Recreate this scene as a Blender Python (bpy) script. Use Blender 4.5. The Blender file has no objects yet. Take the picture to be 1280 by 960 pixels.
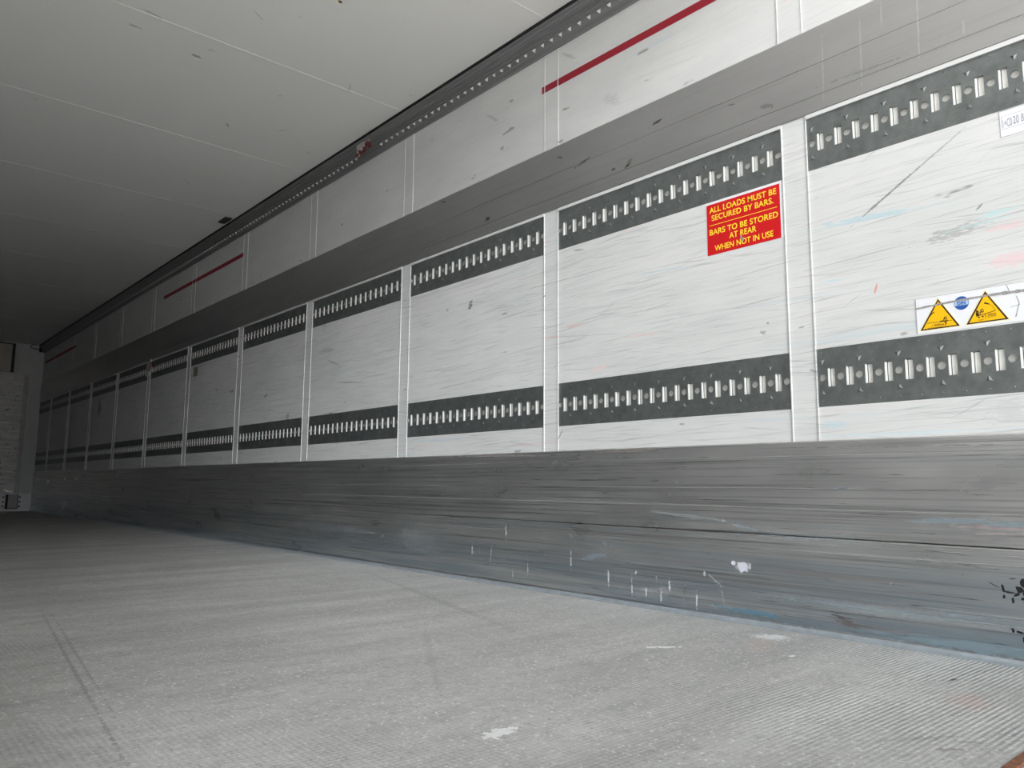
import bpy, bmesh, math, random
from mathutils import Matrix, Vector
random.seed(4)
sc = bpy.context.scene
C = sc.collection

# ------------------------------------------------------------------ camera
XW, YF, YR, ZC = 2.39, 14.14, 0.48, 2.62      # right wall, front bulkhead, rear sill, ceiling
XL = -0.08
cam_d = bpy.data.cameras.new('camera'); cam = bpy.data.objects.new('camera', cam_d); C.objects.link(cam)
yaw, pitch, roll = 0.7185, 0.1297, 0.0069
cy, sy, cp, sp = math.cos(yaw), math.sin(yaw), math.cos(pitch), math.sin(pitch)
fw = Vector((sy*cp, cy*cp, sp)); rt = Vector((cy, -sy, 0)); up = rt.cross(fw)
r2 = math.cos(roll)*rt + math.sin(roll)*up; u2 = -math.sin(roll)*rt + math.cos(roll)*up
cam.matrix_world = Matrix(((r2.x, u2.x, -fw.x, 0), (r2.y, u2.y, -fw.y, 0), (r2.z, u2.z, -fw.z, 0.4601), (0, 0, 0, 1)))
cam_d.sensor_width = 36; cam_d.lens = 964.0/1280*36; cam_d.clip_start = 0.02
sc.camera = cam

# ------------------------------------------------------------------ light
w = bpy.data.worlds.new('overcast_sky'); sc.world = w; w.use_nodes = True
wt = w.node_tree; bg = wt.nodes['Background']
# hazy sky, brightest low behind the open rear doors (towards -Y and a little to the left)
SKY, GLOW, GPOW = 0.24, 11, 38.0
gdir = Vector((-0.41, -1.0, 0.32)).normalized()
tc = wt.nodes.new('ShaderNodeTexCoord'); dt = wt.nodes.new('ShaderNodeVectorMath'); dt.operation = 'DOT_PRODUCT'
wt.links.new(tc.outputs['Generated'], dt.inputs[0]); dt.inputs[1].default_value = gdir
def wmath(op, a, b):
    m = wt.nodes.new('ShaderNodeMath'); m.operation = op
    for i, v in enumerate((a, b)):
        if hasattr(v, 'is_output'): wt.links.new(v, m.inputs[i])
        else: m.inputs[i].default_value = v
    return m.outputs[0]
glow = wmath('MULTIPLY', wmath('POWER', wmath('MAXIMUM', dt.outputs['Value'], 0.0), GPOW), GLOW)
wt.links.new(wmath('ADD', glow, SKY), bg.inputs[1])
bg.inputs[0].default_value = (0.95, 0.975, 1.0, 1)
# sun from over the front of the trailer: it lights the yard behind the open doors
sd = bpy.data.lights.new('sun', 'SUN'); sd.energy = 17; sd.angle = 0.02; sd.color = (1, .975, .945)
sun = bpy.data.objects.new('sun', sd); C.objects.link(sun)
sun.matrix_world = Matrix.Translation((0, 10, 20)) @ Vector((-0.15, -0.65, -0.75)).to_track_quat('-Z', 'Y').to_matrix().to_4x4()
sc.view_settings.view_transform = 'Standard'; sc.view_settings.look = 'None'
sc.view_settings.gamma = 1; sc.view_settings.use_curve_mapping = False
sc.view_settings.exposure = 1.24
sc.cycles.diffuse_bounces = 4

# ------------------------------------------------------------------ material helpers
class NT:
    def __init__(s, name, rough=0.5, metal=0.0, spec=0.5):
        s.m = bpy.data.materials.new(name); s.m.use_nodes = True
        s.t = s.m.node_tree; s.n = s.t.nodes; s.b = s.n['Principled BSDF']
        s.b.inputs['Roughness'].default_value = rough; s.b.inputs['Metallic'].default_value = metal
        s.b.inputs['Specular IOR Level'].default_value = spec
        s.pos = s.n.new('ShaderNodeNewGeometry').outputs['Position']
    def put(s, v, sock):
        if hasattr(v, 'is_output'): s.t.links.new(v, sock)
        elif isinstance(v, tuple) and len(v) == 3 and sock.type == 'RGBA': sock.default_value = v + (1,)
        else: sock.default_value = v
    def noise(s, scale=(1, 1, 1), k=1.0, detail=4, rough=0.6, off=(0, 0, 0), dist=0.0):
        mp = s.n.new('ShaderNodeMapping'); s.t.links.new(s.pos, mp.inputs[0])
        mp.inputs['Scale'].default_value = scale; mp.inputs['Location'].default_value = off
        n = s.n.new('ShaderNodeTexNoise'); s.t.links.new(mp.outputs[0], n.inputs['Vector'])
        n.inputs['Scale'].default_value = k; n.inputs['Detail'].default_value = detail
        n.inputs['Roughness'].default_value = rough; n.inputs['Distortion'].default_value = dist
        return n.outputs['Fac']
    def ramp(s, v, a, b, lo=0.0, hi=1.0):
        r = s.n.new('ShaderNodeMapRange'); s.put(v, r.inputs[0])
        for i, x in enumerate((a, b, lo, hi)): s.put(x, r.inputs[i+1])
        return r.outputs[0]
    def math(s, op, a, b=0.0):
        m = s.n.new('ShaderNodeMath'); m.operation = op; s.put(a, m.inputs[0]); s.put(b, m.inputs[1]); return m.outputs[0]
    def mix(s, f, a, b):
        m = s.n.new('ShaderNodeMix'); m.data_type = 'RGBA'
        s.put(f, m.inputs[0]); s.put(a, m.inputs[6]); s.put(b, m.inputs[7]); return m.outputs[2]
    def sep(s):
        x = s.n.new('ShaderNodeSeparateXYZ'); s.t.links.new(s.pos, x.inputs[0]); return x.outputs
    def bump(s, h, strength=0.3, dist=0.002):
        b = s.n.new('ShaderNodeBump'); b.inputs['Strength'].default_value = strength; b.inputs['Distance'].default_value = dist
        s.put(h, b.inputs['Height']); s.t.links.new(b.outputs[0], s.b.inputs['Normal'])
    def col(s, c): s.put(c, s.b.inputs['Base Color'])
    def mark(s, c, loc, size, ang, color, amt=1.0, rag=0.5, axis='X', nk=60, aniso=(1, 1, 1)):
        """a stain or painted dent shading with its own ragged outline, centred at loc on the surface"""
        mp = s.n.new('ShaderNodeMapping'); mp.vector_type = 'TEXTURE'; s.t.links.new(s.pos, mp.inputs[0])
        mp.inputs['Location'].default_value = loc
        mp.inputs['Rotation'].default_value = (ang, 0, 0) if axis == 'X' else (0, 0, ang)
        mp.inputs['Scale'].default_value = (50, size[0], size[1]) if axis == 'X' else (size[0], size[1], 50)
        ln = s.n.new('ShaderNodeVectorMath'); ln.operation = 'LENGTH'; s.t.links.new(mp.outputs[0], ln.inputs[0])
        key = (nk, aniso)
        if not hasattr(s, 'mk'): s.mk = {}
        if key not in s.mk: s.mk[key] = s.noise(aniso, nk, 3, 0.7)
        d = s.math('ADD', ln.outputs['Value'], s.ramp(s.mk[key], 0.3, 0.7, -rag, rag))
        k = s.ramp(d, 1.0, 0.75, 0.0, amt); s.masks = getattr(s, 'masks', []) + [k]
        return s.mix(k, c, color)
    def paint_over_metal(s, metal, keep=None):
        tot = None
        for k in (s.masks if keep is None else keep): tot = k if tot is None else s.math('MAXIMUM', tot, k)
        s.put(s.ramp(tot, 0, 1, metal, 0.0), s.b.inputs['Metallic'])

def plain(name, color, rough=0.5, metal=0.0, var=0.06, k=40):
    t = NT(name, rough, metal)
    n = t.noise((1, 1, 1), k, 4)
    lo = tuple(max(0, c*(1-var*2)) for c in color); hi = tuple(min(1, c*(1+var)) for c in color)
    t.col(t.mix(n, lo, hi)); return t.m

def tilt_streaks(t, c, mid):
    for k, (a, sc_, lo) in enumerate(((.07, (1, 2.4, 150), .60), (-.10, (1, 3.0, 120), .62), (.5, (1, 5, 90), .68))):
        rt_ = t.n.new('ShaderNodeVectorRotate'); rt_.rotation_type = 'X_AXIS'; t.t.links.new(t.pos, rt_.inputs['Vector']); rt_.inputs['Angle'].default_value = a
        keep = t.pos; t.pos = rt_.outputs[0]
        n = t.noise(sc_, 1.0, 3, .6, (k*5+1, 3, 7)); t.pos = keep
        c = t.mix(t.math('MULTIPLY', t.ramp(n, lo, lo+.08, 0, .45), mid), c, (.33, .34, .34))
    return c
# white laminated wall sheet with cargo scuffs
def wall_material():
    t = NT('white_laminate', 0.42, 0, 0.5)
    z = t.sep()
    fine = t.noise((1, 1.6, 90), 1.0, 5, 0.65)
    broad = t.noise((1, 2.5, 6), 1.0, 4, 0.6, (3, 1, 2))
    c = t.mix(t.ramp(broad, .3, .7), (.65, .66, .655), (.73, .73, .725))
    mid = t.ramp(z[2], 1.75, 1.55, 0.25, 1.0)
    st = t.math('MULTIPLY', t.ramp(fine, .52, .72), t.math('MULTIPLY', t.ramp(broad, .38, .6, .12, .6), mid))
    c = t.mix(st, c, (.42, .43, .43))
    f2 = t.noise((1, 3.5, 240), 1.0, 3, .6, (6, 2, 2))
    c = t.mix(t.math('MULTIPLY', t.ramp(f2, .54, .66), t.math('MULTIPLY', t.ramp(broad, .6, .4, .10, .40), mid)), c, (.40, .41, .41))
    c = tilt_streaks(t, c, mid)
    fl = t.noise((1, 0.9, 26), 1.0, 3, .5, (5, 7, 3))
    c = t.mix(t.math('MULTIPLY', t.ramp(fl, .66, .74), .35), c, (.45, .60, .66))
    fr = t.noise((1, 2.2, 30), 1.0, 3, .5, (15, 2, 9))
    c = t.mix(t.math('MULTIPLY', t.ramp(fr, .69, .75), .3), c, (.75, .45, .42))
    sp_ = t.noise((1, 7, 22), 1.0, 2, .5, (1, 31, 4))
    c = t.mix(t.math('MULTIPLY', t.ramp(sp_, .73, .76), .6), c, (.16, .16, .16))
    M = [((1.03, 1.306), (.15, .010), -3.06, (.42, .60, .66), .7, .6), ((1.033, 1.30), (.27, .004), -3.095, (.5, .62, .66), .6, .5),
         ((.787, 1.195), (.07, .016), 3.02, (.34, .34, .33), .7, 1.0), ((.674, 1.225), (.045, .008), 3.1, (.42, .68, .70), .7, .6),
         ((.72, 1.205), (.10, .003), 3.1, (.45, .68, .68), .6, .5),
         ((.640, 1.181), (.05, .012), 3.1, (.80, .55, .57), .6, .7), ((.645, 1.085), (.05, .018), 3.08, (.82, .52, .55), .6, .8),
         ((1.017, 1.074), (.017, .004), 1.877, (.75, .25, .18), .9, .3), ((1.155, 1.125), (.035, .003), -3.04, (.45, .66, .72), .7, .5),
         ((1.072, 1.185), (.20, .0025), 3.092, (.45, .45, .46), .7, .4), ((2.375, 1.373), (.38, .0014), -3.139, (.2, .2, .2), .8, .2),
         ((1.836, 1.301), (.16, .003), -3.087, (.42, .58, .66), .6, .4), ((2.292, 1.489), (.034, .006), 3.3, (.25, .25, .25), .7, .4),
         ((3.062, 1.372), (.022, .016), 2.0, (.10, .10, .09), .9, .7), ((2.329, 1.151), (.06, .005), -3.115, (.75, .45, .40), .6, .5),
         ((2.411, .676), (.03, .004), 2.2, (.22, .22, .22), .8, .5), ((2.17, .95), (.05, .014), 3.0, (.85, .62, .57), .5, .5),
         ((1.409, .99), (.014, .007), -2.8, (.28, .28, .27), .8, .8), ((1.39, 1.02), (.006, .004), 0, (.15, .15, .15), .8, .4),
         ((4.505, 1.241), (.11, .006), -2.8, (.25, .25, .24), .7, .8), ((4.29, 1.09), (.19, .004), -3.05, (.22, .22, .22), .7, .6),
         ((4.6, 1.33), (.09, .014), -3.05, (.35, .35, .34), .6, 1.1), ((.675, .665), (.05, .03), 0, (.55, .56, .57), .7, 1.2),
         ((1.17, .655), (.035, .012), 0, (.52, .67, .74), .7, .8), ((.95, .62), (.25, .006), 0, (.6, .75, .82), .5, .8),
         ((3.35, .69), (.25, .006), 0, (.5, .6, .68), .6, .8), ((3.75, .74), (.05, .003), 1.5, (.25, .25, .25), .7, .4),
         ((2.51, 1.32), (.012, .004), -.3, (.15, .15, .15), .8, .4), ((.715, 1.255), (.012, .003), 2.4, (.15, .15, .15), .8, .6),
         ((2.46, 1.12), (.06, .003), .05, (.72, .38, .34), .6, .4), ((6.2, 1.2), (.05, .01), 0, (.12, .12, .12), .8, .8),
         ((5.15, .93), (.03, .02), 0, (.10, .10, .10), .5, .8), ((10.4, 1.35), (.10, .09), 1.5, (.08, .08, .08), .7, .6),
         ((2.1, 2.12), (.05, .02), .5, (.45, .45, .45), .5, .9), ((2.9, 2.33), (.06, .01), .6, (.35, .35, .35), .6, .8),
         ((2.35, 2.43), (.05, .008), .6, (.4, .4, .38), .6, .6), ((1.9, 2.15), (.20, .006), .1, (.6, .6, .6), .5, .8)]
    for (y, zz), size, a, col, amt, rag in M: c = t.mark(c, (XW, y, zz), size, a, col, amt*.85, rag, nk=1, aniso=(1, 26, 170))
    # the long dark diagonal rub mark, in two lengths
    c = t.mark(c, (XW, .965, 1.362), (.125, .0042), 2.593, (.22, .22, .22), .85, .35)
    c = t.mark(c, (XW, .83, 1.444), (.10, .0032), 2.593, (.35, .35, .36), .75, .5)
    t.col(c); t.bump(t.ramp(fine, .3, .8), .12, .001)
    return t.m

def kick_material():
    t = NT('scuffed_aluminium_kick_plate', 0.40, 0.90, 0.5)
    x, y, z = t.sep()
    s1 = t.noise((1, .8, 110), 1, 6, .7); s2 = t.noise((1, .5, 34), 1, 4, .6, (2, 5, 8)); s3 = t.noise((1, 2.5, 8), 1, 4, .6, (7, 1, 1))
    low = t.ramp(z, .42, .10)
    c = t.mix(t.ramp(s3, .3, .7), (.62, .62, .615), (.76, .76, .755))
    c = t.mix(t.math('MULTIPLY', t.ramp(s1, .50, .68), t.ramp(s3, .35, .65, .35, .95)), c, (.17, .175, .18))
    c = t.mix(t.math('MULTIPLY', t.ramp(s1, .42, .30), t.math('MULTIPLY', low, .6)), c, (.88, .88, .88))
    c = t.mix(t.math('MULTIPLY', t.ramp(s2, .52, .66), t.math('ADD', t.math('MULTIPLY', low, .42), .06)), c, (.33, .45, .53))
    c = t.mix(t.math('MULTIPLY', t.ramp(z, .30, .05), t.ramp(t.noise((1, 1.1, 20), 1, 4, .6, (5, 9, 2)), .35, .62, .15, .8)), c, (.30, .39, .47))
    r_ = t.noise((1, .7, 45), 1, 4, .6, (12, 5, 3))
    c = t.mix(t.math('MULTIPLY', t.ramp(r_, .60, .70), t.math('ADD', t.math('MULTIPLY', low, .45), .05)), c, (.46, .36, .36))
    ln = t.noise((1, .35, 55), 1, 3, .5, (4, 4, 4))
    c = t.mix(t.ramp(t.math('ABSOLUTE', t.math('SUBTRACT', ln, .5)), .004, .0, 0, .85), c, (.06, .06, .06))
    dn = t.noise((1, 26, 26), 1, 2, .5, (8, 8, 8))
    c = t.mix(t.math('MULTIPLY', t.ramp(dn, .76, .80), .6), c, (.85, .85, .85))
    M = [((1.486, .040), (.13, .010), -3.12, (.10, .34, .52), .9, .5), ((.84, .367), (.12, .008), 3.09, (.24, .42, .52), .75, .6),
         ((.70, .362), (.06, .006), 3.1, (.26, .46, .56), .75, .6), ((.74, .352), (.10, .004), -3.125, (.62, .36, .40), .7, .6),
         ((.73, .337), (.09, .003), 3.1, (.62, .38, .42), .6, .6),
         ((1.169, .062), (.035, .006), -3.0, (.08, .05, .04), .95, 1.0), ((1.15, .048), (.035, .012), -3.0, (.20, .13, .10), .9, 1.1),
         ((1.73, .35), (.16, .006), -3.07, (.28, .38, .45), .6, .7), ((1.50, .32), (.05, .006), 3.3, (.22, .38, .52), .75, .5),
         ((2.20, .17), (.07, .011), 2.93, (.20, .33, .45), .75, .8), ((2.03, .597), (.15, .006), 3.14, (.32, .20, .13), .8, .9),
         ((2.87, .597), (.36, .004), -3.12, (.28, .17, .12), .7, 1.0), ((1.149, .457), (.02, .003), 3.1, (.20, .27, .55), .8, .4),
         ((1.784, .475), (.005, .004), 0, (.95, .95, .95), 1, .1), ((.97, .581), (.32, .0022), -3.127, (.15, .15, .15), .8, .5),
         ((2.2, .401), (.53, .0018), -3.13, (.10, .10, .10), .8, .3), ((2.2, .35), (.45, .0015), -3.12, (.10, .09, .09), .8, .3),
         ((1.591, .077), (.06, .0022), -1.795, (.78, .78, .78), .8, .6), ((1.62, .13), (.03, .004), -2.6, (.75, .75, .75), .8, .8),
         ((1.9, .06), (.10, .018), -.1, (.72, .70, .70), .45, 1.3), ((1.75, .075), (.006, .04), 0, (.08, .08, .08), .6, .8),
         ((2.86, .11), (.004, .08), .1, (.72, .75, .75), .7, .5), ((2.95, .10), (.004, .06), 0, (.7, .72, .72), .6, .6),
         ((1.0, .10), (.30, .012), 0, (.36, .52, .60), .55, 1.2), ((.8, .03), (.30, .014), 0, (.38, .58, .66), .6, 1.0),
         ((1.05, .016), (.40, .005), 0, (.30, .26, .24), .7, 1.3),
         ((1.3, .30), (.25, .01), 0, (.36, .46, .50), .5, 1.2), ((3.5, .17), (.15, .05), .1, (.25, .29, .30), .4, 1.5),
         ((4.4, .18), (.5, .02), 0, (.14, .15, .16), .3, 1.4)]
    for (yy, zz), size, a, col, amt, rag in M: c = t.mark(c, (XW, yy, zz), size, a, tuple(v*.5 for v in col), amt*.85, rag, nk=1, aniso=(1, 22, 150))
    # paint splodge and the thin vertical spatters of white paint
    c = t.mark(c, (XW, 1.508, .186), (.030, .019), 2.9, (.70, .70, .78), 1, .35, nk=90)
    c = t.mark(c, (XW, 1.545, .196), (.010, .008), 0, (.75, .75, .82), 1, .2)
    for yy, zz, h in ((1.82, .09, .03), (1.86, .05, .035), (1.88, .11, .02), (1.93, .06, .03), (2.0, .08, .04), (2.12, .1, .03), (2.33, .14, .05),
                      (2.6, .09, .05), (2.7, .06, .03), (3.0, .14, .03), (1.7, .05, .03), (1.98, .13, .015), (2.75, .24, .04), (1.665, .15, .008)):
        c = t.mark(c, (XW, yy, zz), (.0035, h), 0, (.78, .80, .80), .75, .9)
    for k in range(13):
        c = t.mark(c, (XW, 2.15 + k*.085, .235 - .012*math.sin(k*1.7)), (.038, .0018), .75, (.68, .69, .68), .5, .5)
    t.col(c)
    t.paint_over_metal(.90)
    t.put(t.ramp(s3, .3, .7, .26, .36), t.b.inputs['Roughness'])
    t.bump(t.ramp(s1, .3, .75), .25, .001)
    return t.m

def band_material():
    t = NT('brushed_aluminium_band', 0.36, 0.97, 0.5)
    s1 = t.noise((1, 1.0, 160), 1, 4, .6); s3 = t.noise((1, 1.5, 5), 1, 3, .6)
    c = t.mix(t.ramp(s3, .3, .7), (.50, .50, .51), (.57, .57, .575))
    c = t.mix(t.ramp(s1, .55, .75, 0, .35), c, (.30, .30, .30))
    sc_ = t.noise((1, 9, 4), 1, 3, .6, (3, 3, 3), 1.5)
    c = t.mix(t.ramp(t.math('ABSOLUTE', t.math('SUBTRACT', sc_, .52)), .004, 0, 0, .25), c, (.62, .62, .63))
    for (yy, zz), size, a, amt in (((1.845, 1.918), (.030, .006), 3.0, .85), ((1.994, 1.791), (.022, .010), 2.6, .9), ((2.08, 1.793), (.014, .005), 3.1, .8),
                                   ((2.258, 1.881), (.040, .006), 2.9, .7), ((2.921, 1.794), (.022, .012), 3.1, .9), ((1.36, 1.8), (.03, .008), .3, .4),
                                   ((2.4, 1.95), (.02, .005), .4, .6), ((1.5, 1.86), (.012, .004), .2, .5), ((3.3, 1.99), (.03, .005), .3, .6)):
        c = t.mark(c, (XW, yy, zz), size, a, (.13, .12, .11), amt, .7)
    c = t.mark(c, (XW, 1.985, 1.795), (.016, .007), 2.6, (.50, .48, .42), .8, .6)
    for yy, zz, h in ((1.148, 1.86, .13), (1.02, 1.86, .125), (.844, 1.848, .106), (.95, 1.95, .05), (.72, 1.80, .02)):
        c = t.mark(c, (XW, yy, zz), (.003, h), .02, (.72, .72, .72), .5, .6)
    c = t.mark(c, (XW, 1.02, 1.79), (.12, .004), .04, (.30, .30, .30), .5, .9)
    t.col(c); t.bump(s1, .1, .001)
    return t.m

def floor_material():
    t = NT('anti_slip_floor_coating', 0.62, 0, 0.5)
    x, y, z = t.sep()
    P = 2*math.pi/.0125
    gx = t.math('SINE', t.math('MULTIPLY', x, P)); gy = t.math('SINE', t.math('MULTIPLY', y, P))
    g = t.math('ADD', t.math('MULTIPLY', gx, .32), t.math('MULTIPLY', gy, .45))
    wear = t.noise((1, 1, 1), 1.6, 4, .65, (4, 2, 0)); wr = t.math('MULTIPLY', t.ramp(wear, .60, .40, .15, 1), t.ramp(t.math('SUBTRACT', x, t.math('MULTIPLY', y, .18)), 1.0, 1.9, .3, 1.0))
    dirt = t.noise((1.6, .8, 1), 1.2, 5, .65, (9, 3, 0))
    fine = t.noise((1, 1, 1), 55, 4, .8)
    wide = t.noise((.5, 3.2, 1), 1.2, 5, .7, (1, 8, 0))
    c = t.mix(t.ramp(dirt, .3, .7), (.45, .45, .43), (.60, .60, .58))
    c = t.mix(t.ramp(wide, .40, .64, 0, .75), c, (.31, .31, .30))
    mott = t.noise((1, 1, 1), 14, 5, .75, (3, 1, 0)); c = t.mix(t.ramp(mott, .48, .66, 0, .5), c, (.30, .30, .29))
    c = t.mix(t.math('MULTIPLY', t.ramp(g, 0, -.5), t.math('MULTIPLY', wr, .85)), c, (.20, .20, .195))
    c = t.mix(t.math('MULTIPLY', t.ramp(g, .0, .5), t.math('MULTIPLY', wr, .8)), c, (.74, .74, .72))
    c = t.mix(t.ramp(fine, .56, .68, 0, .6), c, (.80, .80, .79))
    c = t.mix(t.ramp(fine, .44, .30, 0, .6), c, (.18, .18, .175))
    f3 = t.noise((1, 1, 1), 130, 2, .6)
    c = t.mix(t.ramp(f3, .42, .30, 0, .6), c, (.20, .20, .195))
    ch = t.n.new('ShaderNodeTexVoronoi'); t.t.links.new(t.pos, ch.inputs['Vector']); ch.inputs['Scale'].default_value = 58
    c = t.mix(t.math('MULTIPLY', t.ramp(ch.outputs['Distance'], .22, .10, 0, .75), t.ramp(wear, .4, .6, .4, 1)), c, (.92, .92, .91))
    for (xx, yy), size, a, col, amt in (((.986, 1.155), (.045, .02), .2, (.85, .85, .85), .9), ((1.84, 1.44), (.05, .012), -.6, (.85, .85, .85), .9),
            ((2.22, 1.32), (.05, .05), .4, (.85, .87, .88), .7), ((2.08, .755), (.02, .006), 0, (.05, .05, .05), .9), ((1.533, .569), (.034, .009), -.69, (.30, .27, .27), .85), ((1.607, .557), (.032, .007), -.95, (.28, .28, .28), .7), ((1.55, .632), (.08, .012), -.60, (.22, .22, .22), .45),
            ((2.02, 1.14), (.02, .008), 0, (.85, .85, .85), .8), ((1.9, .66), (.08, .04), .3, (.48, .35, .33), .5), ((2.1, 1.28), (.12, .04), .4, (.50, .40, .35), .35),
            ((.502, 2.29), (.95, .005), 1.461, (.2, .2, .2), .5), ((.545, 2.45), (.75, .004), 1.461, (.2, .2, .2), .4), ((1.25, 1.75), (.45, .012), 1.0, (.25, .25, .25), .25), ((1.9, 2.7), (.9, .02), 1.3, (.26, .26, .25), .4)):
        if size[0]: c = t.mark(c, (xx, yy, 0), size, a, col, amt, .8, axis='Z')
    t.col(c)
    h = t.math('ADD', t.math('MULTIPLY', g, wr), t.math('MULTIPLY', fine, 1.5))
    t.bump(h, .55, .002)
    return t.m

def ceiling_material():
    t = NT('white_roof_laminate', 0.5, 0, 0.4)
    n = t.noise((1, 1, 1), 1.5, 4); c = t.mix(n, (.85, .845, .825), (.89, .885, .865))
    f = t.noise((1, 1, 1), 9, 3, .6, (3, 6, 1))
    c = t.mix(t.ramp(f, .70, .76, 0, .35), c, (.45, .45, .44))
    M = (((1.21, 3.85), (.028, .012), .2, (.30, .28, .25), .8), ((1.20, 3.875), (.03, .008), .2, (.95, .94, .9), .8), ((.894, 3.78), (.03, .01), .2, (.35, .33, .3), .6),  # dark and white pairs paint the shade and light of dents
         ((.90, 3.81), (.025, .007), .2, (.95, .94, .9), .7), ((.93, 3.62), (.05, .008), .2, (.45, .43, .4), .6), ((1.52, 2.965), (.030, .012), .3, (.97, .9, .75), .9),
         ((1.535, 2.955), (.012, .008), .3, (.06, .05, .04), 1), ((1.62, 4.5), (.035, .008), .9, (.3, .3, .3), .6), ((1.9, 4.35), (.04, .005), -1, (.4, .4, .4), .5),
         ((1.95, 3.6), (.05, .004), 1.2, (.45, .45, .45), .6), ((1.75, 5.6), (.05, .006), .8, (.35, .35, .35), .4), ((1.3, 3.3), (.04, .005), .6, (.5, .5, .5), .5))
    for (xx, yy), size, a, col, amt in M: c = t.mark(c, (xx, yy, ZC), size, a, col, amt, .5, axis='Z')
    t.col(c); t.bump(t.noise((1, 1, 1), 1.3, 2), .35, .02)
    return t.m

def galvanised_material():
    t = NT('galvanised_steel', 0.45, 0.85, 0.5)
    n = t.noise((1, 1, 1), 22, 5, .7); s_ = t.noise((1, 3, 60), 1, 4, .7); v = t.noise((1, 1, 1), 120, 2)
    c = t.mix(t.ramp(n, .3, .7), (.19, .205, .205), (.29, .31, .31))
    c = t.mix(t.ramp(s_, .60, .78, 0, .5), c, (.34, .36, .36))
    c = t.mix(t.ramp(v, .70, .76, 0, .6), c, (.6, .62, .62))
    t.col(c); t.bump(n, .12, .001); return t.m

def bulkhead_material():
    t = NT('worn_whitewashed_boards', 0.35, 0.0, 0.5)
    x, y, z = t.sep()
    a = t.noise((2.2, 1, 26), 1, 5, .75); b = t.noise((9, 1, 14), 1, 4, .7, (4, 1, 3))
    c = t.mix(t.ramp(a, .35, .62), (.95, .93, .91), (.60, .58, .56))
    c = t.mix(t.ramp(b, .56, .68, 0, .85), c, (.10, .09, .085))
    t.col(c); t.bump(a, .4, .004); return t.m

M_wall = wall_material(); M_kick = kick_material(); M_band = band_material(); M_floor = floor_material(); M_ceil = ceiling_material()
M_galv = galvanised_material(); M_board = bulkhead_material()
M_slot = plain('bright_zinc_lining', (.90, .90, .87), .42, .1, .03, 60)
M_bead = plain('white_sealing_bead', (.80, .79, .76), .4)
M_red = plain('dark_red_tape', (.34, .004, .022), .45, 0, .08, 20)
M_alu = NT('ribbed_aluminium_rail', .45, .6); M_alu.col(M_alu.mix(M_alu.noise((1, .6, 130), 1, 4, .6), (.20, .205, .21), (.40, .405, .405))); M_alu = M_alu.m
M_tooth = plain('bare_metal_and_lit_slot', (.50, .50, .48), .4, .2)
M_black = plain('black_rubber_and_slot_shade', (.008, .008, .01), .6)
M_nred = plain('red_sticker_film', (.62, .006, .010), .38, 0, .05, 30)
M_yel = plain('yellow_print', (.95, .72, .04), .4, 0, .05, 200)
M_warn = plain('warning_yellow_film', (.92, .52, .0), .4, 0, .03, 50)
M_white = plain('white_label_film', (.83, .84, .88), .35, 0, .04, 60)
M_ink = plain('black_ink', (.03, .012, .01), .5)
M_blue = plain('blue_print', (.02, .10, .38), .4); M_lblue = plain('pale_blue_print', (.42, .58, .82), .4)
M_cream = plain('cream_edge_print', (.92, .84, .55), .4)
M_grey = plain('abraded_grey_film', (.42, .41, .40), .6, 0, .5, 160)
M_pen = plain('faded_pencil_ink', (.30, .30, .36), .6)
M_rust = plain('rusty_steel_edge', (.32, .13, .07), .7, .2, .5, 60)
M_sill = plain('grey_steel_sill', (.42, .43, .46), .4, .5, .1, 30)
M_front = plain('grey_white_bulkhead_paint', (.62, .64, .63), .45)
M_kickw = plain('pale_bulkhead_kick_plate', (.80, .80, .82), .4, .1)
M_panel = plain('yellowed_plastic_panel', (.55, .50, .44), .5, 0, .25, 3)
M_lens = plain('smoked_lamp_lens', (.035, .038, .03), .25); M_glint = plain('polished_bolt', (.9, .9, .88), .2, .4)
M_cove = plain('cove_painted_highlight', (.44, .49, .53), .38, .4, .2, 25)  # lighter bluish colour paints the highlight along the cove
M_ground = plain('asphalt_yard', (.38, .38, .37), .9, 0, .3, 30)
M_out = plain('outer_white_skin', (.7, .7, .7), .5)

# ------------------------------------------------------------------ mesh helpers
def link(name, bm, mat, parent=None, kind=None, smooth=False):
    me = bpy.data.meshes.new(name); bmesh.ops.recalc_face_normals(bm, faces=bm.faces); bm.to_mesh(me); bm.free()
    for m in (mat if isinstance(mat, (list, tuple)) else [mat]): me.materials.append(m)
    if smooth:
        for p in me.polygons: p.use_smooth = True
    o = bpy.data.objects.new(name, me); C.objects.link(o)
    if parent: o.parent = parent
    if kind: o['kind'] = kind
    return o
def box(bm, x0, x1, y0, y1, z0, z1, mi=0):
    vs = [bm.verts.new((x, y, z)) for x in (x0, x1) for y in (y0, y1) for z in (z0, z1)]
    for f in ((0, 1, 3, 2), (4, 6, 7, 5), (0, 4, 5, 1), (2, 3, 7, 6), (0, 2, 6, 4), (1, 5, 7, 3)):
        bm.faces.new([vs[i] for i in f]).material_index = mi
def extrude_y(bm, pts, y0, y1, mi=0):
    a = [bm.verts.new((x, y0, z)) for x, z in pts]; b = [bm.verts.new((x, y1, z)) for x, z in pts]
    n = len(pts)
    for i in range(n): bm.faces.new((a[i], a[(i+1) % n], b[(i+1) % n], b[i])).material_index = mi
    bm.faces.new(a[::-1]); bm.faces.new(b)
def prism(bm, poly, w0, w1, mi=0):
    """2-D outline (u, v) given thickness w0..w1 in local coordinates"""
    a = [bm.verts.new((u, v, w0)) for u, v in poly]; b = [bm.verts.new((u, v, w1)) for u, v in poly]
    n = len(poly)
    for i in range(n): bm.faces.new((a[i], a[(i+1) % n], b[(i+1) % n], b[i])).material_index = mi
    bm.faces.new(a[::-1]).material_index = mi; bm.faces.new(b).material_index = mi
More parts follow.
